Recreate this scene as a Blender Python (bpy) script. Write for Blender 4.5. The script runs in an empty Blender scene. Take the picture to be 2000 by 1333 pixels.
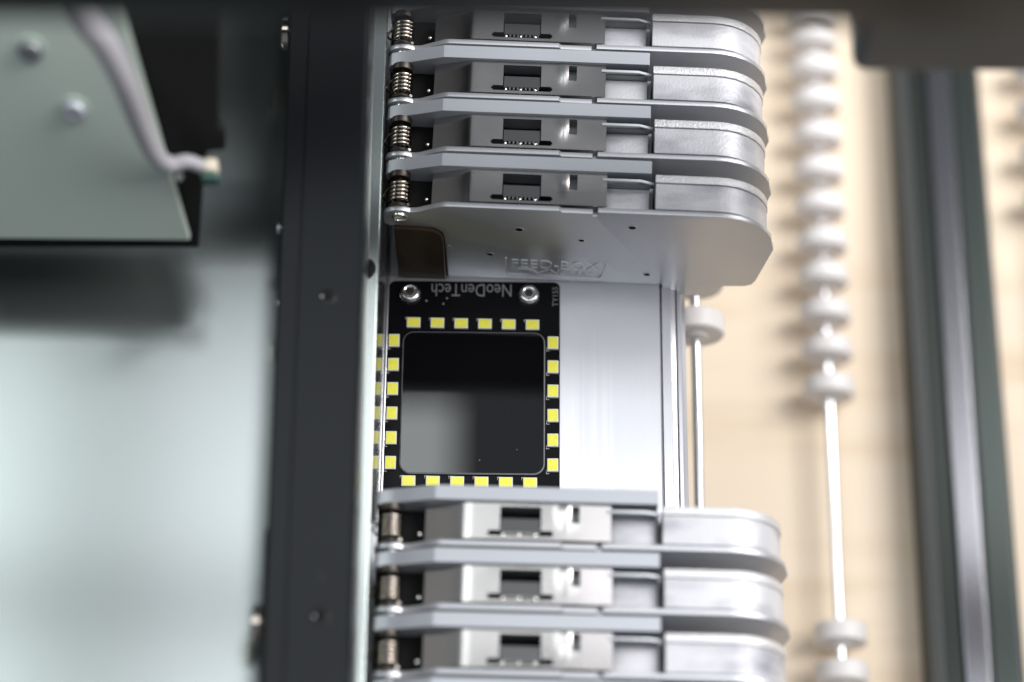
import bpy, bmesh, math, random
from mathutils import Vector, Matrix
random.seed(4)
S = 0.001                      # everything below is written in millimetres
scene = bpy.context.scene
COL = scene.collection
R = math.radians

# ------------------------------------------------------------------ camera
F_PX = 4700.0                  # focal length in pixels of the 2000 px wide photograph
TH, ROLL = R(23.3), 0.0095
_fw = Vector((0, math.sin(TH), -math.cos(TH)))
_r0 = Vector((1, 0, 0)); _u0 = Vector((0, math.cos(TH), math.sin(TH)))
_r = _r0*math.cos(ROLL) + _u0*math.sin(ROLL)
_u = -_r0*math.sin(ROLL) + _u0*math.cos(ROLL)
def ray(px, py): return _fw + _r*((px-1000)/F_PX) - _u*((py-666.5)/F_PX)
CAM = -ray(920, 790)*(F_PX/7.7)
def P(px, py, z):              # measured photo position -> point of the place at height z (mm)
    d = ray(px, py); return CAM + d*((z-CAM.z)/d.z)
cam = bpy.data.cameras.new('camera')
cam.sensor_width = 36.0; cam.lens = F_PX/2000*36
cam.clip_start = 0.02; cam.clip_end = 20
co = bpy.data.objects.new('camera', cam); COL.objects.link(co)
m = Matrix((_r, _u, -_fw)).transposed().to_4x4()
m.translation = CAM*S; co.matrix_world = m
cam.dof.use_dof = True
cam.dof.focus_distance = (P(920, 915, 0)-CAM).dot(_fw)*S
cam.dof.aperture_fstop = 4.7; cam.dof.aperture_blades = 7
scene.camera = co

# ------------------------------------------------------------------ light
w = bpy.data.worlds.new('World'); scene.world = w; w.use_nodes = True
w.node_tree.nodes['Background'].inputs[0].default_value = (0.86, 0.92, 1.0, 1)
w.node_tree.nodes['Background'].inputs[1].default_value = 0.24
def panel(name, x0, x1, y0, y1, z, L, col):
    l = bpy.data.lights.new(name, 'AREA'); l.shape = 'RECTANGLE'
    l.size = (x1-x0)*S; l.size_y = (y1-y0)*S
    l.energy = L*math.pi*l.size*l.size_y; l.color = col
    o = bpy.data.objects.new(name, l); COL.objects.link(o)
    o.location = ((x0+x1)/2*S, (y0+y1)/2*S, z*S)
panel('ceiling_panel', -190, -42, -420, 600, 1500, 2.6, (0.94, 0.99, 1.0))
panel('ceiling_panel.002', -760, -191, -420, 538, 1500, 2.6, (0.94, 0.99, 1.0))
panel('ceiling_panel.001', 95, 640, -420, 600, 1500, 2.4, (0.955, 0.955, 1.0))
kl = bpy.data.lights.new('side_lamp', 'AREA'); kl.shape = 'SQUARE'; kl.size = 0.85
kl.energy = 27.0; kl.color = (1.0, 0.985, 0.97)
ko = bpy.data.objects.new('side_lamp', kl); COL.objects.link(ko)
ko.location = (0.90, 0.25, 1.0); ko.rotation_euler = Vector((.90, .25, 1.0)).to_track_quat('Z', 'Y').to_euler()
scene.view_settings.view_transform = 'Standard'; scene.view_settings.look = 'None'
scene.view_settings.exposure = 0.0; scene.view_settings.gamma = 1.0
scene.cycles.max_bounces = 8

# ------------------------------------------------------------------ materials
def mat(name, base, metal=0.0, rough=0.5, bump=None, var=None, rvar=None, aniso=None, spec=0.5, coat=0.0, trans=0.0, specks=None):
    """bump=(scale per m, strength, distance mm, (sx,sy,sz)); var=(scale,(sx,sy,sz),colour2,lo,hi); rvar=(scale,lo,hi)"""
    mt = bpy.data.materials.new(name); mt.use_nodes = True
    nt = mt.node_tree; b = nt.nodes['Principled BSDF']
    b.inputs['Base Color'].default_value = (*base, 1); b.inputs['Metallic'].default_value = metal
    b.inputs['Roughness'].default_value = rough; b.inputs['Specular IOR Level'].default_value = spec
    b.inputs['Coat Weight'].default_value = coat; b.inputs['Coat Roughness'].default_value = 0.012
    b.inputs['Transmission Weight'].default_value = trans
    tc = nt.nodes.new('ShaderNodeTexCoord')
    def noise(scale, stretch=(1,1,1), detail=4):
        mp = nt.nodes.new('ShaderNodeMapping'); mp.inputs['Scale'].default_value = stretch
        oi = nt.nodes.new('ShaderNodeObjectInfo'); sc_ = nt.nodes.new('ShaderNodeVectorMath'); sc_.operation = 'ADD'
        nt.links.new(tc.outputs['Object'], sc_.inputs[0]); nt.links.new(oi.outputs['Random'], sc_.inputs[1])
        nt.links.new(sc_.outputs[0], mp.inputs['Vector'])
        n = nt.nodes.new('ShaderNodeTexNoise'); n.inputs['Scale'].default_value = scale; n.inputs['Detail'].default_value = detail
        nt.links.new(mp.outputs['Vector'], n.inputs['Vector']); return n
    if var:
        n = noise(var[0], var[1]); mr = nt.nodes.new('ShaderNodeMapRange')
        mr.inputs['From Min'].default_value = var[3]; mr.inputs['From Max'].default_value = var[4]
        nt.links.new(n.outputs['Fac'], mr.inputs['Value'])
        mx = nt.nodes.new('ShaderNodeMix'); mx.data_type = 'RGBA'
        mx.inputs['A'].default_value = (*base, 1); mx.inputs['B'].default_value = (*var[2], 1)
        nt.links.new(mr.outputs['Result'], mx.inputs['Factor'])
        out = mx.outputs['Result']
        nt.links.new(out, b.inputs['Base Color'])
    if specks:                 # sparse dust grains: (scale, radius, colour, share)
        vo = nt.nodes.new('ShaderNodeTexVoronoi'); vo.inputs['Scale'].default_value = specks[0]
        nt.links.new(tc.outputs['Object'], vo.inputs['Vector'])
        lt = nt.nodes.new('ShaderNodeMath'); lt.operation = 'LESS_THAN'; lt.inputs[1].default_value = specks[1]
        nt.links.new(vo.outputs['Distance'], lt.inputs[0])
        sp = nt.nodes.new('ShaderNodeSeparateColor'); nt.links.new(vo.outputs['Color'], sp.inputs['Color'])
        l2 = nt.nodes.new('ShaderNodeMath'); l2.operation = 'LESS_THAN'; l2.inputs[1].default_value = specks[3]
        nt.links.new(sp.outputs['Red'], l2.inputs[0])
        mu = nt.nodes.new('ShaderNodeMath'); mu.operation = 'MULTIPLY'
        nt.links.new(lt.outputs[0], mu.inputs[0]); nt.links.new(l2.outputs[0], mu.inputs[1])
        mx2 = nt.nodes.new('ShaderNodeMix'); mx2.data_type = 'RGBA'
        mx2.inputs['A'].default_value = (*base, 1); mx2.inputs['B'].default_value = (*specks[2], 1)
        if var: nt.links.new(out, mx2.inputs['A'])
        nt.links.new(mu.outputs[0], mx2.inputs['Factor']); nt.links.new(mx2.outputs['Result'], b.inputs['Base Color'])
    if rvar:
        n = noise(rvar[0]); mr = nt.nodes.new('ShaderNodeMapRange')
        mr.inputs['From Min'].default_value = .3; mr.inputs['From Max'].default_value = .7
        mr.inputs['To Min'].default_value = rvar[1]; mr.inputs['To Max'].default_value = rvar[2]
        nt.links.new(n.outputs['Fac'], mr.inputs['Value']); nt.links.new(mr.outputs['Result'], b.inputs['Roughness'])
    if bump:
        n = noise(bump[0], bump[3] if len(bump) > 3 else (1,1,1), 3)
        bp = nt.nodes.new('ShaderNodeBump'); bp.inputs['Strength'].default_value = bump[1]
        bp.inputs['Distance'].default_value = bump[2]*S
        nt.links.new(n.outputs['Fac'], bp.inputs['Height']); nt.links.new(bp.outputs['Normal'], b.inputs['Normal'])
    return mt
M = {}
M['wood'] = mat('maple_wood', (.88, .74, .575), 0, .55, var=(8, (1.0, 6.5, 5), (.64, .45, .28), .52, .92), bump=(60, .1, .3, (1, 8, 8)))
M['powder'] = mat('textured_powder_coat', (.05, .055, .054), 0, .6, bump=(3200, .09, .05), specks=(55, .03, (.16, .16, .16), .08))
_nt = M['powder'].node_tree    # short-tailed satin sheen over the dark base
_g = _nt.nodes.new('ShaderNodeBsdfAnisotropic'); _g.distribution = 'BECKMANN'
_g.inputs['Color'].default_value = (.315, .35, .34, 1); _g.inputs['Roughness'].default_value = .23
_pb = _nt.nodes['Principled BSDF']; _pb.inputs['Specular IOR Level'].default_value = 0
_a = _nt.nodes.new('ShaderNodeAddShader'); _out = _nt.nodes['Material Output']
_nt.links.new(_pb.outputs[0], _a.inputs[0]); _nt.links.new(_g.outputs[0], _a.inputs[1]); _nt.links.new(_a.outputs[0], _out.inputs[0])
_nt.links.new(_pb.inputs['Normal'].links[0].from_socket, _g.inputs['Normal'])
M['powder_edge'] = mat('worn_plate_edge', (.75, .75, .75), 1, .22)
M['mirror'] = mat('polished_side', (.03, .03, .032), 0, .13)
M['alu'] = mat('brushed_aluminium', (.84, .84, .88), 1, .34, bump=(900, .35, .09, (1, .012, 1)), specks=(160, .06, (.2, .2, .22), .05))
M['black'] = mat('black_anodised', (.010, .0115, .0135), 0, .34, specks=(190, .05, (.07, .075, .08), .05), bump=(1500, .12, .05), rvar=(20, .30, .38), spec=.2)
M['black_gloss'] = mat('black_solder_mask', (.0045, .0045, .006), 0, .2, spec=.14, specks=(330, .07, (.3, .3, .3), .06))
M['void'] = mat('shade_black', (.006, .006, .006), 0, .8, spec=.2)  # near-black painted as shade in holes and recesses; also the housing's black
M['glass'] = mat('black_glass', (.004, .004, .005), 0, .012, spec=.9, coat=.5, specks=(430, .075, (.24, .25, .26), .05))
M['glass_rim'] = mat('ground_glass_rim', (.22, .22, .23), 0, .4)
M['led_body'] = mat('white_led_plastic', (.82, .82, .78), 0, .4)
M['phosphor'] = mat('yellow_phosphor', (.97, .94, .10), 0, .33, var=(900, (1,1,1), (.92, .84, .06), .4, .8), coat=.3)
M['silk'] = mat('white_silkscreen', (.62, .62, .62), 0, .6)
M['silk_dim'] = mat('grey_silkscreen', (.20, .20, .21), 0, .6)
M['steel'] = mat('screw_steel', (.80, .80, .80), 1, .20, rvar=(700, .15, .28))
M['plate'] = mat('satin_aluminium_plate', (.44, .46, .50), .4, .45, bump=(1800, .10, .05), rvar=(40, .40, .50), specks=(420, .06, (.1, .1, .1), .03))
M['wall'] = mat('anodised_side_wall', (.52, .53, .56), .72, .42, bump=(2200, .06, .04), rvar=(50, .39, .45), specks=(300, .05, (.08, .08, .08), .05))
M['cover'] = mat('stainless_sheet', (.58, .56, .545), 1, .19, bump=(500, .05, .05, (.05, 1, 1)), rvar=(60, .16, .24))
M['cast'] = mat('cast_aluminium', (.57, .57, .60), .22, .48, bump=(1500, .55, .16), var=(75, (.6, 1.6, 1), (.28, .28, .32), .47, .72), rvar=(120, .36, .5))
M['rim'] = mat('grainy_cast_rim', (.64, .64, .66), .5, .38, bump=(2300, 1.0, .26))
M['body'] = mat('dark_grey_body', (.25, .26, .27), .7, .5)
M['bronze'] = mat('bronze_spring_wire', (.54, .48, .42), 1, .16)
M['boss'] = mat('brown_boss', (.055, .047, .04), .7, .4)
M['brown'] = mat('dark_brown', (.040, .024, .014), 0, .5, spec=.2, var=(60, (1, 1, .05), (.055, .037, .024), .4, .7))  # dark brown with slightly paler upright bands
M['nylon'] = mat('white_nylon', (.80, .77, .76), 0, .45)
M['chrome'] = mat('ground_steel_rod', (.90, .90, .93), 1, .25)
M['anod'] = mat('black_profile', (.022, .026, .025), .0, .45)
M['anod_green'] = mat('grey_green_profile', (.046, .056, .053), .85, .3)
M['anod_dark'] = mat('dark_green_profile', (.020, .026, .023), .6, .35)
M['anod_light'] = mat('pale_steel_strip', (.22, .22, .24), 1, .2)
M['mint'] = mat('mint_reflection_tint', (.58, .66, .60), .5, .40, rvar=(20, .36, .44))  # mint reflected from the machine plate is put into this colour
M['flap'] = mat('shaded_steel_flap', (.30, .30, .30), 1, .3)  # cover steel made darker, its dark reflection put into the colour
M['spring_dark'] = mat('dark_spring_wire', (.10, .085, .07), 1, .3)
M['letter'] = mat('lit_edge_lettering', (.74, .75, .77), .35, .4)  # paler than the wall: light on the letter edges put into the colour
M['cable'] = mat('grey_cable_jacket', (.33, .32, .345), 0, .6)
M['conn'] = mat('cream_connector', (.62, .55, .44), 0, .5)
M['pcb'] = mat('green_board', (.03, .09, .07), 0, .4)
M['grey_block'] = mat('grey_bracket', (.058, .064, .072), .2, .5)

# ------------------------------------------------------------------ mesh helpers
class B:
    """collects shapes (mm) into one bmesh, builds ONE mesh object"""
    def __init__(s): s.bm = bmesh.new()
    def box(s, x0, x1, y0, y1, z0, z1, bev=0, seg=2):
        r = bmesh.ops.create_cube(s.bm, size=1)
        bmesh.ops.transform(s.bm, verts=r['verts'], matrix=Matrix.Translation(((x0+x1)/2, (y0+y1)/2, (z0+z1)/2)) @ Matrix.Diagonal((x1-x0, y1-y0, z1-z0, 1)))
        if bev:
            es = list({e for v in r['verts'] for e in v.link_edges})
            bmesh.ops.bevel(s.bm, geom=es, offset=bev, segments=seg, affect='EDGES', profile=.5)
        return s
    def prism(s, pts, a, b, axis='y', bev=0, seg=2):
        """polygon pts in the plane across axis, extruded from a to b"""
        def mk(p, t):
            return {'y': (p[0], t, p[1]), 'z': (p[0], p[1], t), 'x': (t, p[0], p[1])}[axis]
        v0 = [s.bm.verts.new(mk(p, a)) for p in pts]; v1 = [s.bm.verts.new(mk(p, b)) for p in pts]
        n = len(pts); fs = [s.bm.faces.new(v0), s.bm.faces.new(list(reversed(v1)))]
        for i in range(n): fs.append(s.bm.faces.new((v0[i], v1[i], v1[(i+1) % n], v0[(i+1) % n])))
        bmesh.ops.recalc_face_normals(s.bm, faces=fs)
        if bev:
            es = [e for f in fs[:2] for e in f.edges]
            bmesh.ops.bevel(s.bm, geom=es, offset=bev, segments=seg, affect='EDGES', profile=.5)
        return s
    def lathe(s, prof, c, axis='y', n=32):
        """prof: list of (radius, offset along axis)"""
        rings = []
        for (r, t) in prof:
            ring = []
            for i in range(n):
                a = 2*math.pi*i/n; p, q = r*math.cos(a), r*math.sin(a)
                d = {'y': (p, t, q), 'z': (p, q, t), 'x': (t, p, q)}[axis]
                ring.append(s.bm.verts.new((c[0]+d[0], c[1]+d[1], c[2]+d[2])))
            rings.append(ring)
        fs = []
        for a, b in zip(rings, rings[1:]):
            for i in range(n): fs.append(s.bm.faces.new((a[i], a[(i+1) % n], b[(i+1) % n], b[i])))
        if prof[0][0] > 1e-6: fs.append(s.bm.faces.new(rings[0]))
        if prof[-1][0] > 1e-6: fs.append(s.bm.faces.new(list(reversed(rings[-1]))))
        bmesh.ops.recalc_face_normals(s.bm, faces=fs); return s
    def tube(s, pts, r, n=10):
        pts = [Vector(p) for p in pts]; rings = []; rr = r if isinstance(r, list) else [r]*len(pts)
        up = Vector((0.13, .21, 1)).normalized()
        for i, p in enumerate(pts):
            t = (pts[min(i+1, len(pts)-1)]-pts[max(i-1, 0)]).normalized()
            a = t.cross(up).normalized(); b = t.cross(a).normalized()
            rings.append([s.bm.verts.new(p+a*(rr[i]*math.cos(2*math.pi*k/n))+b*(rr[i]*math.sin(2*math.pi*k/n))) for k in range(n)])
        fs = []
        for a, b in zip(rings, rings[1:]):
            for k in range(n): fs.append(s.bm.faces.new((a[k], a[(k+1) % n], b[(k+1) % n], b[k])))
        fs.append(s.bm.faces.new(rings[0])); fs.append(s.bm.faces.new(list(reversed(rings[-1]))))
        bmesh.ops.recalc_face_normals(s.bm, faces=fs); return s
    def ball(s, c, r, sc=(1,1,1)):
        bmesh.ops.create_uvsphere(s.bm, u_segments=16, v_segments=10, radius=r, matrix=Matrix.Translation(c) @ Matrix.Diagonal((*sc, 1))); return s
    def build(s, name, material, parent=None, loc=(0,0,0), ang=35):
        bmesh.ops.scale(s.bm, vec=(S, S, S), verts=s.bm.verts)
        me = bpy.data.meshes.new(name); s.bm.to_mesh(me); s.bm.free()
        for p in me.polygons: p.use_smooth = True
        me.set_sharp_from_angle(angle=R(ang))
        me.materials.append(M[material])
        o = bpy.data.objects.new(name, me); COL.objects.link(o)
        o.location = Vector(loc)*S
        if parent: o.parent = parent
        return o
def empty(name, loc=(0,0,0), rz=0.0, label=None, cat=None, group=None, kind=None):
    o = bpy.data.objects.new(name, None); COL.objects.link(o); o.empty_display_size = .01
    o.location = Vector(loc)*S; o.rotation_euler = (0, 0, rz)
    return tag(o, label, cat, group, kind)
def tag(o, label=None, cat=None, group=None, kind=None):
    for k, v in (('label', label), ('category', cat), ('group', group), ('kind', kind)):
        if v: o[k] = v
    return o
def text(body, name, material, parent, x0, x1, y0, y1, z, rot=0, depth=.02, face='up', shear=0, thin=0.0):
    """lettering whose box (in its own reading frame) is fitted to the given size; face 'up' lies flat, 'front' stands facing -y"""
    cu = bpy.data.curves.new(name, 'FONT'); cu.body = body; cu.size = 10; cu.extrude = 0; cu.offset = thin; cu.resolution_u = 3
    t = bpy.data.objects.new('lettering_source', cu); COL.objects.link(t)
    dg = bpy.context.evaluated_depsgraph_get(); me = bpy.data.meshes.new_from_object(t.evaluated_get(dg))
    bpy.data.objects.remove(t); bpy.data.curves.remove(cu)
    bm = bmesh.new(); bm.from_mesh(me); bpy.data.meshes.remove(me)
    r = bmesh.ops.extrude_face_region(bm, geom=bm.faces[:])
    bmesh.ops.translate(bm, vec=(0, 0, 1), verts=[v for v in r['geom'] if isinstance(v, bmesh.types.BMVert)])
    xs = [v.co.x for v in bm.verts]; ys = [v.co.y for v in bm.verts]
    ax, bx_, ay, by_ = min(xs), max(xs), min(ys), max(ys)
    W, Hh = x1-x0, y1-y0
    if rot in (90, -90): W, Hh = Hh, W
    for v in bm.verts:
        p = (v.co.x-(ax+bx_)/2)/(bx_-ax)*W; q = (v.co.y-(ay+by_)/2)/(by_-ay)*Hh; d = v.co.z*depth
        p += shear*q
        c, s_ = math.cos(R(rot)), math.sin(R(rot)); p, q = p*c-q*s_, p*s_+q*c
        p += (x0+x1)/2; q += (y0+y1)/2
        v.co = (p, q, z+d) if face == 'up' else (p, z-d, q)
    bmesh.ops.recalc_face_normals(bm, faces=bm.faces[:])
    b = B(); b.bm.free(); b.bm = bm
    return b.build(name, material, parent)
def rrect(x0, x1, y0, y1, r, n=6):
    out = []
    for cx, cy, a0 in ((x1-r, y1-r, 0), (x0+r, y1-r, 90), (x0+r, y0+r, 180), (x1-r, y0+r, 270)):
        for k in range(n+1):
            a = R(a0+90*k/n); out.append((cx+r*math.cos(a), cy+r*math.sin(a)))
    return out
def copy_thing(o, parent=None):
    c = o.copy(); COL.objects.link(c); c.parent = parent
    for ch in list(o.children): copy_thing(ch, c)
    return c
def grid_sheet(b, xs, ys, hole, zf, th):
    """sheet metal with openings: cells of the grid where hole(cx,cy) are left out"""
    bm = b.bm; vd = {}; fs = []
    def v(i, j):
        if (i, j) not in vd: vd[(i, j)] = bm.verts.new((xs[i], ys[j], zf(xs[i], ys[j])))
        return vd[(i, j)]
    for i in range(len(xs)-1):
        for j in range(len(ys)-1):
            if hole((xs[i]+xs[i+1])/2, (ys[j]+ys[j+1])/2): continue
            fs.append(bm.faces.new((v(i, j), v(i+1, j), v(i+1, j+1), v(i, j+1))))
    r = bmesh.ops.extrude_face_region(bm, geom=fs)
    bmesh.ops.translate(bm, vec=(0, 0, -th), verts=[x for x in r['geom'] if isinstance(x, bmesh.types.BMVert)])
    bmesh.ops.recalc_face_normals(bm, faces=bm.faces[:])
    return b

# ------------------------------------------------------------------ setting: workbench, machine plate, feeder base
ZB = -126.0                    # top of the wooden bench
tag(B().box(-450, 520, -500, 700, ZB-30, ZB).build('wooden_benchtop', 'wood'), kind='structure')

HT = 40.0                      # machine plate and feeder tops
XW = -22.2                     # edge of the machine plate
plate = empty('machine_plate', (-150, 0, HT-6), label='wide grey textured metal plate left of the feeders, fading from dark to bright', cat='metal plate')
def pl(b, name, mt, off=(150, 0, -(HT-6)), par=plate): return b.build(name, mt, par, off)
pl(B().box(-420, XW, -330, 420, HT-6, HT, .35), 'plate_top', 'powder')
pl(B().box(XW-8, XW-.15, -330, 420, -1.5, HT-6.05), 'polished_side', 'mirror')
pl(B().box(XW-.14, XW-.02, -330, 420, .9, HT-5.0), 'mirror_strip', 'mirror')
pl(B().box(XW-.1, XW+.50, -330, 420, -1.5, .55, .15), 'bottom_lip', 'chrome')
pg = P(719, 525, HT)
pl(B().lathe([(2.3, -.5), (2.3, .02), (2.55, .14), (2.9, .14), (3.1, .0), (3.1, -.5)], (pg.x-1.2, pg.y, HT), 'z'), 'grommet_ring', 'black')
pl(B().lathe([(2.28, 0.015), (2.28, .03)], (pg.x-1.2, pg.y, HT), 'z'), 'grommet_shade_disc', 'void')  # black disc on the plate, painted shade of the opening

base = empty('feeder_base', (20, 0, -21.6), label='silver brushed aluminium base profile under the black light board', cat='aluminium profile')
# cross section (x, z) with fine grooves and steps down on the right
sec = [(XW+.6, -21.6), (XW+.6, -1.65)]
for gx, gw, gd in ((27.4, .2, .012), (28.8, .15, .008), (32.0, .25, .014), (34.6, .15, .01), (36.0, .12, .008)):
    sec += [(gx-gw, -1.65), (gx, -1.65-gd), (gx+gw, -1.65)]
sec += [(48.2, -1.65), (48.45, -1.9), (48.45, -9), (49.05, -9), (49.05, -3.2), (51.2, -3.2), (51.5, -4.0), (52.6, -4.3), (52.6, -12),
        (53.1, -12), (53.1, -5.2), (54.0, -5.2), (54.4, -7.5), (55.4, -8.2), (55.4, -21.6)]
B().prism(sec, -330, 420, 'y').build('profile_body', 'alu', base, (-20, 0, 21.6), ang=20)
# inner shelf seen below between base and bench
B().box(XW-8, 50, -330, 420, ZB+.5, -21.8).build('profile_leg', 'body', base, (-20, 0, 21.6))

# ------------------------------------------------------------------ black rail on the plate
rail = empty('black_rail', (-34.0, 0, HT), R(.48), label='long matt black rail lying along the edge of the grey plate', cat='rail')
def rl(b, name, mt, ang=35): return b.build(name, mt, rail, (34.0, 0, -HT), ang)
xl, xr, zt = -43.6, -24.4, 64.0
rs = [(xl, HT+.05), (xr, HT+.05), (xr, zt-1.1), (xr-1.1, zt), (-38.6, zt), (-38.75, zt-.35), (-39.05, zt-.35), (-39.2, zt), (xl+.5, zt), (xl, zt-.5)]
rl(B().prism(rs, -330, 420, 'y'), 'rail_body', 'black', 20)
ys = P(513, 1035, 60).y
rl(B().box(xl-.9, xl-.02, -330, ys, HT+.1, 61, .3), 'side_strip', 'black')
for i, (px, py) in enumerate(((640, 580), (620, 1205), (655, -200))):
    p = P(px, py, zt)
    h = rl(B().lathe([(1.15, .0), (1.2, .09), (1.75, .09), (1.95, .0)], (p.x, p.y, zt+.01), 'z', 24), 'screw_hole', 'black')
    rl(B().lathe([(1.16, 0), (1.16, .04)], (p.x, p.y, zt+.012), 'z', 24), 'hole_shade_disc', 'void').parent = h  # black disc on the rail top, painted shade instead of a cut hole
    rl(B().lathe([(.28, 0), (.2, .12), (.001, .17)], (p.x-1.35, p.y+.1, zt+.09), 'z', 12), 'screw_glint', 'steel').parent = h
    for c in h.children: c.location = (0, 0, 0)
for (px, py, rr, ln, z) in ((556, 65, 4.0, 2.4, 56), (539, 445, 1.3, 1.3, 58), (526, 592, 1.1, 1.2, 54), (528, 632, 2.2, 1.2, 50), (504, 1217, 4.1, 2.6, 54)):
    p = P(px, py, z); x0 = xl-(.9 if py > 1035 else 0)
    rl(B().lathe([(rr*.55, 0), (rr*.55, -.5), (rr*.93, -.55), (rr, -.8), (rr, -ln+.3), (rr*.9, -ln), (rr*.4, -ln), (rr*.35, -ln+.5)], (x0, p.y, z), 'x', 28), 'side_screw', 'steel' if rr < 1.5 else 'bronze')

# ------------------------------------------------------------------ vision light board
board = empty('light_board', (0.3, 2, -1.6), rz=0, label='black circuit board ringed by yellow LED chips around a dark glass window', cat='circuit board')
def bd(b, name, mt, ang=35, par=board): return b.build(name, mt, par, (-.3, -2, 1.6) if par is board else (0, 0, 0), ang)
bd(B().prism(rrect(-21.65, 22.5, -31.5, 34.3, 1.6), -1.58, 0, 'z', .12, 1), 'circuit_board', 'black_gloss')
gx0, gx1, gy0, gy1 = -17.75, 18.75, -19.1, 19.75
rim_ = bd(B().prism(rrect(gx0, gx1, gy0, gy1, 2.9, 8), .01, .75, 'z', .28, 1), 'window_rim', 'glass_rim')
o = bd(B().prism(rrect(gx0+.30, gx1-.30, gy0+.30, gy1-.30, 2.65, 8), .752, .775, 'z'), 'glass_pane', 'glass')
# LEDs
led = None
def led_at(x, y, rz, top):
    global led
    if led is None:
        led = B().box(-1.75, 1.75, -1.4, 1.4, 0, .8, .1, 1).build('led', 'led_body', board)
        B().prism(rrect(-1.5, 1.5, -1.18, 1.18, .25, 3), .801, .84, 'z', .02, 1).build('phosphor', 'phosphor', led)
        B().box(-2.15, -1.0, 1.55, 1.68, .0, .02).box(-2.15, -2.02, .9, 1.55, .0, .02).build('silkscreen_mark', 'silk', led)
        o = led
    else:
        o = copy_thing(led, board)
    o.location = Vector((x-.3, y-2, 1.605))*S; o.rotation_euler = (0, 0, R(rz+random.uniform(-1, 1)))
for k in range(6): led_at(-15.1+k*6.11, 22.25-k*.07, 0, True)
for k in range(6): led_at(-20.0, 17.15-k*6.67, 90, True)
for k in range(6): led_at(20.75, 16.9-k*6.67, 90, True)
for k in range(6): led_at(-15.35+k*6.09, -21.0-k*.05, 0, True)
def button_screw(px, py):
    p = P(px, py, 1.2)
    prof = [(2.85, 0), (2.85, .35), (2.7, .9), (2.3, 1.35), (1.85, 1.55), (1.7, 1.55), (1.6, 1.45)]
    s_ = B().lathe(prof, (p.x, p.y, .005), 'z', 36)
    s_ = bd(s_, 'button_screw', 'steel', 50)
    c = B().lathe([(1.58, 1.5), (1.30, 1.52), (1.05, 1.2), (1.0, .5)], (p.x, p.y, .06), 'z', 6); h = bd(c, 'hex_socket', 'steel', 20); h.parent = s_; h.location = (0, 0, 0)
    c = B().lathe([(1.3, 1.47), (1.0, 1.50), (.3, 1.53), (.001, 1.55)], (p.x, p.y, .07), 'z', 6); h = bd(c, 'socket_shade_disc', 'boss', 20); h.parent = s_; h.location = (0, 0, 0)  # dark hex disc on the screw top, painted shade of the socket
button_screw(801, 571); button_screw(1033, 574)
a, b_ = P(843, 555, 0), P(999, 580, 0)
text('NeoDenTech', 'board_lettering', 'silk_dim', board, a.x-.3, b_.x-.3, b_.y-2, a.y-2+.1, 1.606, rot=180)
a, b_ = P(1079, 561, 0), P(1090, 599, 0)
text('TY155', 'board_number', 'silk_dim', board, a.x-.3, b_.x-.3, b_.y-2, a.y-2, 1.606, rot=90)
for px, py in ((833, 588), (866, 594), (873, 583)):
    p = P(px, py, 0); bd(B().lathe([(.28, 0), (.28, .03), (.001, .05)], (p.x, p.y, .004), 'z', 12), 'via', 'silk_dim')

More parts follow.
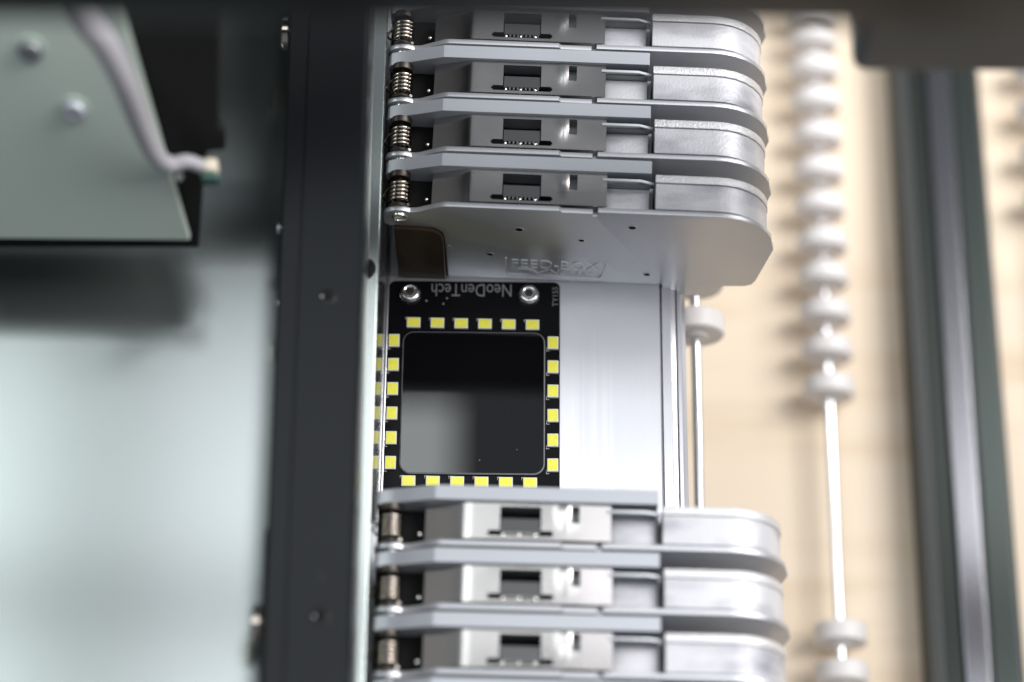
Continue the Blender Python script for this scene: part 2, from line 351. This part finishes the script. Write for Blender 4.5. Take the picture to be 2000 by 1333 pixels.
# ------------------------------------------------------------------ tape feeders
TZ = HT+1.6                    # feeder tops above their base
def zt_(pts): return [(x, TZ+z) for x, z in pts]
ARC = [(80.5, 0), (83.5, -.35), (86.2, -1.3), (88.8, -3.0), (91.0, -5.3), (92.7, -8.1), (93.8, -11.2), (94.2, -14.5)]
def arc(dx=0, dz=0, k=1.0): return [(80.5+(x-80.5)*k+dx*((x-80.5)/13.7), z*k+dz) for x, z in ARC]
def make_feeder():
    root = empty('tape_feeder')
    B().prism(zt_([(-1.2, -11.5), (-1.3, -6.4), (-.7, -5.2), (.4, -4.6), (12.7, -.05), (13.4, 0), (64.2, 0), (64.5, -.3), (64.5, -41.5), (14, -41.5), (13.7, -18.5), (11.3, -12.9), (-.6, -12.6)]), -3.5, 0, 'y', .12, 2).build('side_plate', 'plate', root, ang=12)
    fw_ = [(-1.3, -11.5), (-1.3, -7), (-.6, -5.6), (.8, -4.4), (2.4, -4.0), (3.9, -4.2), (5.4, -4.9), (7.2, -4.6), (10.5, -2.6), (13.4, -1.0), (14.6, -.8), (42.0, -.8), (42.6, -1.6), (50.3, -1.7),
           (50.4, -3.2), (51.5, -3.2), (51.6, -.75)] + arc(1.3, -.75) + [(96.2, -18), (93.5, -37), (92.7, -39.2), (91.0, -40.4), (85.6, -40.9), (84.6, -42.5), (83.3, -46.6), (82.4, -47.4), (70.6, -47.4), (69.9, -46.8), (69.7, -41.45),
           (14.1, -41.45), (13.6, -18.5), (13.1, -15.4), (11.3, -13.2), (8, -12.75), (.2, -12.6)]
    wall = B().prism(zt_(fw_), -14.3, -13.0, 'y', .13, 2).build('front_wall', 'wall', root, ang=25)
    # screw, black discs painted as hole shade, raised lettering of the wall (sub-parts)
    B().lathe([(2.1, -.1), (2.0, -.45), (1.75, -.6), (1.2, -.6), (1.1, -.2), (.6, -.15), (.001, -.1)], (2.7, -14.3, TZ-7.4), 'y', 28).build('wall_screw', 'steel', wall)
    for hx, hz, hr in ((32.3, -12.2, .95), (60.3, -8.6, .95), (48.0, -17.0, .7), (25.0, -27.3, .8), (65.4, -35.6, .8), (14.6, -23.5, .35)):
        B().lathe([(hr, 0), (hr, -.03)], (hx, -14.3, TZ+hz), 'y', 20).build('wall_shade_disc', 'void', wall)
        B().lathe([(hr, -.0), (hr+.05, -.1), (hr+.22, -.1), (hr+.3, 0)], (hx, -14.3, TZ+hz), 'y', 20).build('hole_rim', 'wall', wall)
    text('FEED-BOX', 'raised_lettering', 'letter', wall, 30.6, 53.0, TZ-34.2, TZ-29.6, -14.29, depth=.2, face='front', thin=-.13)
    text('Neoden', 'raised_lettering', 'letter', wall, 40.5, 51.5, TZ-37.6, TZ-35.0, -14.29, depth=.2, face='front', thin=-.13)
    f = B()
    y0, y1 = -14.62, -14.29
    f.prism(zt_([(28.9, -28.8), (29.25, -28.8), (29.35, -37.2), (30.1, -38.1), (52.9, -38.3), (53.7, -37.6), (54.8, -29.6), (55.1, -29.6), (54.05, -37.9), (53.1, -38.75), (29.9, -38.5), (28.95, -37.5)]), y0, y1)
    f.prism(zt_([(34.6, -35.0), (36.1, -35.0), (37.2, -37.0), (39.5, -34.9), (40.0, -34.9), (37.3, -37.9), (36.6, -37.9)]), y0, y1)
    f.box(32.2, 35.2, y0, y1, TZ-34.95, TZ-34.6)
    f.build('raised_frame', 'letter', wall)
    # closed body behind the wall, rounded tape guide, grainy rim
    B().box(14.2, 65.2, -12.95, -3.55, 1, TZ-8.2).build('body_block', 'body', root)
    g = [(65.6, -.35)] + arc(0, -.35) + [(93.6, -20), (91.5, -37), (65.6, -37)]
    B().prism(zt_(g), -12.96, -6.02, 'y', .06, 1).build('tape_guide', 'cast', root, ang=25)
    g = [(65.5, .1)] + arc(.15, .1) + [(93.8, -20), (91.5, -37), (65.5, -37)]
    B().prism(zt_(g), -5.9, -3.75, 'y', .2, 2).build('guide_rim', 'rim', root, ang=25)
    # channel between cover and guide
    B().box(53.0, 64.2, -12.9, -5.7, TZ-8.1, TZ-4.6, .2).build('channel_floor', 'cast', root)
    B().box(53.0, 64.2, -5.65, -4.7, TZ-8.1, TZ-2.3).build('channel_wall', 'body', root)
    B().prism(zt_([(52.5, -.9), (61.8, -.9), (64.9, -2.2), (65.1, -2.2), (65.1, -2.7), (64.8, -2.7), (61.7, -1.35), (52.5, -1.35)]), -5.5, -4.75, 'y', .08, 1).build('channel_lip', 'plate', root)
    # stainless tape cover with window, slot, notch; bends down towards the nose
    xs = sorted(set([10.5, 11.5, 12.5, 13.5, 14.5, 15.5, 16.5, 17.5, 18.6, 19.2, 19.8, 20.4, 21, 22, 25.0, 25.35, 25.7, 27.9, 37.4, 39.6, 39.95, 40.3, 42, 41, 41.5, 42.5, 43, 43.5, 44, 44.3, 46.3, 47, 49, 53.6]))
    ysl = [-12.45, -12.1, -11.7, -11.35, -11.0, -10.65, -10.3, -9.6, -9, -8.3, -7.5, -6.7, -5.9, -5.2, -4.5, -4.1, -3.55]
    def hole(x, y):
        if 27.9 < x < 37.4 and -11.7 < y < -4.5: return True
        if 25.35 < x < 39.95 and -11.7 < y < -10.3: return True
        if 25.0 < x < 40.3 and -11.35 < y < -10.65: return True
        if 44.3 < x < 46.3 and -8.3 < y < -4.1: return True
        return False
    def zf(x, y):
        if x < 21:
            t = 21-x; return TZ-1.15-(.075*t*t if t < 2.4 else .432+.36*(t-2.4))
        bulge = .4*math.exp(-((x-43.0)/1.5)**2)*math.exp(-((y+5.6)/3.2)**2)
        return TZ-1.15+bulge-.35*max(0, (x-46.5)/7.1)*.3
    grid_sheet(B(), xs, ysl, hole, zf, .35).build('tape_cover', 'cover', root, ang=25)
    B().box(24.3, 41.2, -12.4, -4.0, TZ-8.1, TZ-7.0).build('window_bottom', 'void', root)  # floor coloured near-black, painted shade below the opening
    B().prism([(-10.55, TZ-1.45), (-7.2, TZ-2.0), (-7.0, TZ-2.5), (-7.2, TZ-2.7), (-10.55, TZ-2.0)], 28.15, 37.15, 'x').build('window_flap', 'flap', root)
    t = B()
    for k in range(9): t.prism([(28.4+k*1.0, -10.5), (28.95+k*1.0, -10.5), (28.85+k*1.0, -11.25), (28.5+k*1.0, -11.25)], TZ-1.95, TZ-1.6, 'z')
    t.build('flap_teeth', 'cover', root)
    for k in range(3): B().lathe([(.42, -2), (.42, 0), (.3, .25), (.001, .4)], (28.6+k*3.7, -11.35, TZ-1.35), 'z', 12).build('sprocket_tooth', 'steel', root)
    B().box(44.0, 46.6, -9.0, -3.6, TZ-5, TZ-4.2).build('notch_bottom', 'body', root)
    # nose: spring on its post, bosses, ball pin, brown block in the notch below
    n = 5; pts = []
    for k in range(n*20+1):
        a = 2*math.pi*k/20; pts.append((2.4+2.3*math.cos(a), -6.35-k/20*1.08, TZ-5.9+2.3*math.sin(a)))
    B().tube(pts, .44, 8).build('coil_spring', 'bronze', root, ang=60)
    B().lathe([(.8, -12.9), (.8, -3.6)], (2.3, 0, TZ-5.6), 'y', 20).build('spring_post', 'boss', root)
    B().lathe([(2.2, -5.1), (2.5, -5.0), (2.6, -4.6), (2.6, -3.55)], (2.3, 0, TZ-5.6), 'y', 28).build('post_boss', 'boss', root)
    B().lathe([(2.0, -12.35), (2.4, -12.4), (2.5, -12.6), (2.5, -12.98)], (2.3, 0, TZ-5.6), 'y', 28).build('post_boss', 'boss', root)
    pts = [(.3-2.0*math.sin(math.pi*k/14), -6.6-4.6*k/14, TZ-6.4-1.2*math.sin(math.pi*k/14)) for k in range(15)]
    B().tube(pts, .30, 8).build('spring_leg', 'spring_dark', root, ang=60)
    B().ball((9.2, -10.6, TZ-5.0), .5).build('ball_pin', 'steel', root)
    B().box(-1.0, 14.1, -12.9, -3.55, TZ-12.4, TZ-9.0).build('nose_floor', 'void', root)  # near-black colour paints the shade deep in the nose
    B().prism(zt_([(1.2, -41.3), (13.55, -41.3), (13.4, -18.5), (12.9, -15.5), (11.2, -13.5), (8, -12.95), (1.2, -12.75)]), -15.2, -4.0, 'y', .2, 1).build('notch_block', 'brown', root)
    return root
proto = make_feeder()
GU = 'tape feeders standing side by side on the base'
up = ['silver tape feeder ending the upper bank, its lettered side wall facing the light board',
      'silver tape feeder second above the light board in the upper bank',
      'silver tape feeder third above the light board in the upper bank',
      'dark shaded tape feeder fourth above the light board, just below the gantry beam',
      'tape feeder topmost of the upper bank, mostly hidden under the gantry beam']
lo = ['silver tape feeder first below the light board, covering its lowest row of LEDs',
      'silver tape feeder second below the light board, with bright white cover',
      'silver tape feeder third below the light board, near the bottom of the picture',
      'silver tape feeder lowest of the lower bank, cut off by the bottom of the picture']
first = True
for bank, x0, y0, rot, labs, dirn in ((0, -20.2, 51.2, -1.85, up, 1), (1, -19.9, -35.9, -1.0, lo, -1)):
    for k, lb in enumerate(labs):
        o = proto if first else copy_thing(proto); first = False
        o.location = Vector((x0+random.uniform(-.15, .15), y0+dirn*15.3*k, -1.6))*S
        o.rotation_euler = (0, 0, R(rot+random.uniform(-.12, .12)))
        tag(o, lb, 'tape feeder', GU)

# ------------------------------------------------------------------ roller rods over the bench
roller = None
def rod(x, z, ys, y0, y1, label, rr=7.9):
    global roller
    root = empty('roller_rod', (x, (y0+y1)/2, z), label=label, cat='roller rod', group='steel rods carrying white rollers')
    yc = (y0+y1)/2
    B().lathe([(1.2, y0-yc), (1.4, y0-yc+.3), (1.4, y1-yc-.3), (1.2, y1-yc)], (0, 0, 0), 'y', 20).build('rod', 'chrome', root)
    for y in ys:
        if roller is None:
            roller = B().lathe([(1.45, -3.8), (3.2, -3.8), (3.4, -2.9), (7.4, -2.9), (7.9, -2.4), (7.9, 2.4), (7.4, 2.9), (3.4, 2.9), (3.2, 3.8), (1.45, 3.8)], (0, 0, 0), 'y', 40).build('roller', 'nylon', root)
            o = roller
        else:
            o = roller.copy(); COL.objects.link(o); o.parent = root
        o.location = (random.uniform(-.1, .1)*S, (y-yc)*S, 0)
ZR = ZB+9.2
ys2 = [P(1600, py, ZR+7).y for py in (10, 62, 120, 183, 250, 319, 388, 458, 526, 597, 669, 744, 1228, 1305)]
rod(P(1618, 760, ZR).x, ZR, ys2, -150, 330, 'steel rod with a long row of white rollers above the wooden bench')
rod(P(1360, 700, -36).x, -36, [P(1373, 618, -29).y, 52, 78, -52, -66], -150, 200, 'steel rod beside the aluminium base with one white roller showing')
rod(P(2043, 300, ZR).x, ZR, [P(2000, py, ZR+7).y for py in (120, 200, 285, 372)], -150, 330, 'steel rod with white rollers cut off by the right edge of the picture')

# ------------------------------------------------------------------ black profile on the bench
xp = P(1783, 750, -112).x
prof = empty('black_profile', (xp+14, 0, ZB), label='dark grooved aluminium profile standing on the wooden bench at right', cat='profile')
def pf(b, name, mt): return b.build(name, mt, prof, (-(xp+14), 0, -ZB), 20)
z1 = -112.0
pf(B().prism([(xp, ZB), (xp, z1-.4), (xp+.4, z1), (xp+3.6, z1), (xp+4.0, z1-1.6), (xp+10.0, z1-3.0), (xp+10.2, z1-1.2), (xp+18.4, z1-1.2), (xp+18.6, z1-2.2), (xp+27.6, z1-2.6), (xp+28, z1-3.2), (xp+28, ZB)], -330, 500, 'y'), 'profile_body', 'anod')
pf(B().box(xp+4.6, xp+9.9, -330, 500, z1-4, z1-1.5, .3), 'groove_strip', 'anod_dark')
pf(B().box(xp+10.3, xp+17.6, -330, 500, z1-3, z1-.1, .5), 'steel_strip', 'anod_light')
pf(B().box(xp+19.0, xp+26.4, -330, 500, z1-3, z1-1.5, .4), 'green_strip', 'anod_green')

# ------------------------------------------------------------------ gantry beam over the top of the view
ZG = 112.0
yb = P(1000, 8, ZG).y
beam = empty('gantry_beam', (60, yb+70, ZG), label='dark gantry beam crossing over the feeders at the top', cat='gantry beam')
def gb(b, name, mt): return b.build(name, mt, beam, (-60, -(yb+70), -ZG))
gb(B().box(-57, 520, yb, yb+18, ZG-4, ZG+9, 2, 4), 'beam_body', 'black')
gb(B().box(-420, -24, yb+48, yb+190, ZG-2, ZG+30, 2, 4), 'unseen_dark_block', 'black')  # unseen block added to darken the reflection in the machine plate
gb(B().box(-40, -26, yb+18.1, yb+47.9, ZG-1, ZG+8), 'dark_block_arm', 'black')  # joins the added unseen block to the beam
yf = P(1000, 54, 235).y
gb(B().box(-420, 520, yf, yf+8, 235, 262, 1.5, 3), 'front_bar', 'black')
for x in (-400, 500): gb(B().box(x-6, x+6, yf+1, yb+40, ZG+9.05, 234.9), 'bar_post', 'black')
p0, p1 = P(1668, 128, ZG+14), P(1668, 60, ZG+14)
gb(B().box(p0.x, 330, p0.y, yb-.2, ZG+10, ZG+34, 3, 4), 'bracket_block', 'grey_block')
p2 = P(1740, 118, ZG+6)
gb(B().box(p2.x, 330, p2.y+1, yb-.3, ZG+2, ZG+9.9, 2, 3), 'bracket_foot', 'grey_block')

# ------------------------------------------------------------------ placement head at the top left
HZ = 71.0                      # lower edge of the leaning head plate
O_H = P(370, 471, HZ); LEAN = math.atan(.5)
O_H.x = -80.0
HR = Matrix.Rotation(-LEAN, 3, 'X')
def onface(px, py, off=0.0):   # where the measured position meets the leaning face (offset along its own depth), in the head's own axes
    o_ = HR.transposed() @ (CAM-O_H); d = HR.transposed() @ ray(px, py)
    q = o_ + d*((off-o_.y)/d.y); return (q.x, q.z)
def head_world(x, y, z): return O_H + HR @ Vector((x, y, z))
head = empty('placement_head', tuple(O_H), label='pale mint head plate with black housing hanging at the top left', cat='machine head')
head.rotation_euler = (-LEAN, 0, 0)
def hd(b, name, mt, ang=35): return b.build(name, mt, head, (0, 0, 0), ang)
q = onface(370, 471); q2 = onface(232, 5); q3 = onface(172, -200)
hd(B().prism([(-260, q[1]), q, q2, q3, (-260, q3[1])], 0, 3, 'y', .6, 2), 'head_plate', 'mint')
pts = [onface(a, b, 4) for a, b in ((-40, 486), (388, 486), (396, 372), (404, 298), (440, 294), (441, 258), (427, 250), (431, 20), (433, -200), (-40, -200))]
hb = B().prism(pts, 4, 24, 'y', .8, 2)
for v in hb.bm.verts:          # the housing narrows towards its back
    if v.co.y > 18: v.co.x -= 10; v.co.z += 6
hd(hb, 'black_housing', 'void')
for px, py, r_ in ((145, 215, 2.6), (60, 98, 2.6)):
    c = onface(px, py)
    hd(B().lathe([(r_, 0), (r_, -1.0), (r_*.8, -1.7), (r_*.5, -1.8), (r_*.45, -1.0), (.001, -1.0)], (c[0], 0, c[1]), 'y', 28), 'head_screw', 'plate' if py > 150 else 'body')
    hd(B().lathe([(r_*1.35, 0), (r_*1.35, -.4), (r_*1.0, -.4)], (c[0], 0, c[1]), 'y', 28), 'washer', 'mint')
c = onface(352, 344, 4); hd(B().lathe([(1.0, 0), (1.0, -.6), (.001, -.8)], (c[0], 4, c[1]), 'y', 16), 'housing_screw', 'steel')

# cable looping down the side of the head to a small plug
cpts = []
for px, py, off in ((120, -70, -14), (160, 28, -15), (205, 85, -14), (243, 160, -12), (274, 240, -8), (302, 300, -5), (332, 322, -3), (365, 316, -2), (396, 326, -1.5), (412, 332, -1.5)):
    x, z = onface(px, py, off); cpts.append(head_world(x, off, z))
sm = []
for i in range(len(cpts)-1):
    p0_, p1_, p2_, p3_ = cpts[max(i-1, 0)], cpts[i], cpts[i+1], cpts[min(i+2, len(cpts)-1)]
    for k in range(8):
        t = k/8; sm.append(.5*((2*p1_)+(p2_-p0_)*t+(2*p0_-5*p1_+4*p2_-p3_)*t*t+(3*p1_-p0_-3*p2_+p3_)*t**3))
sm.append(cpts[-1])
rad = [3.4-1.8*min(1, i/(len(sm)*.8)) for i in range(len(sm))]
cb = empty('grey_cable', tuple(cpts[-1]), label='thick grey cable curving down the mint head plate to a small plug', cat='cable')
off = tuple(-c for c in cpts[-1])
B().tube([tuple(p) for p in sm], rad, 14).build('cable_jacket', 'cable', cb, off)
e = cpts[-1]
B().box(e.x-1.2, e.x+1.5, e.y-1.2, e.y+1.8, e.z-2.4, e.z+2.2, .3).build('plug', 'conn', cb, off)
B().box(e.x-1.8, e.x+1.8, e.y-2.8, e.y-1.3, e.z-3.0, e.z+1.5, .2).build('plug_board', 'pcb', cb, off)
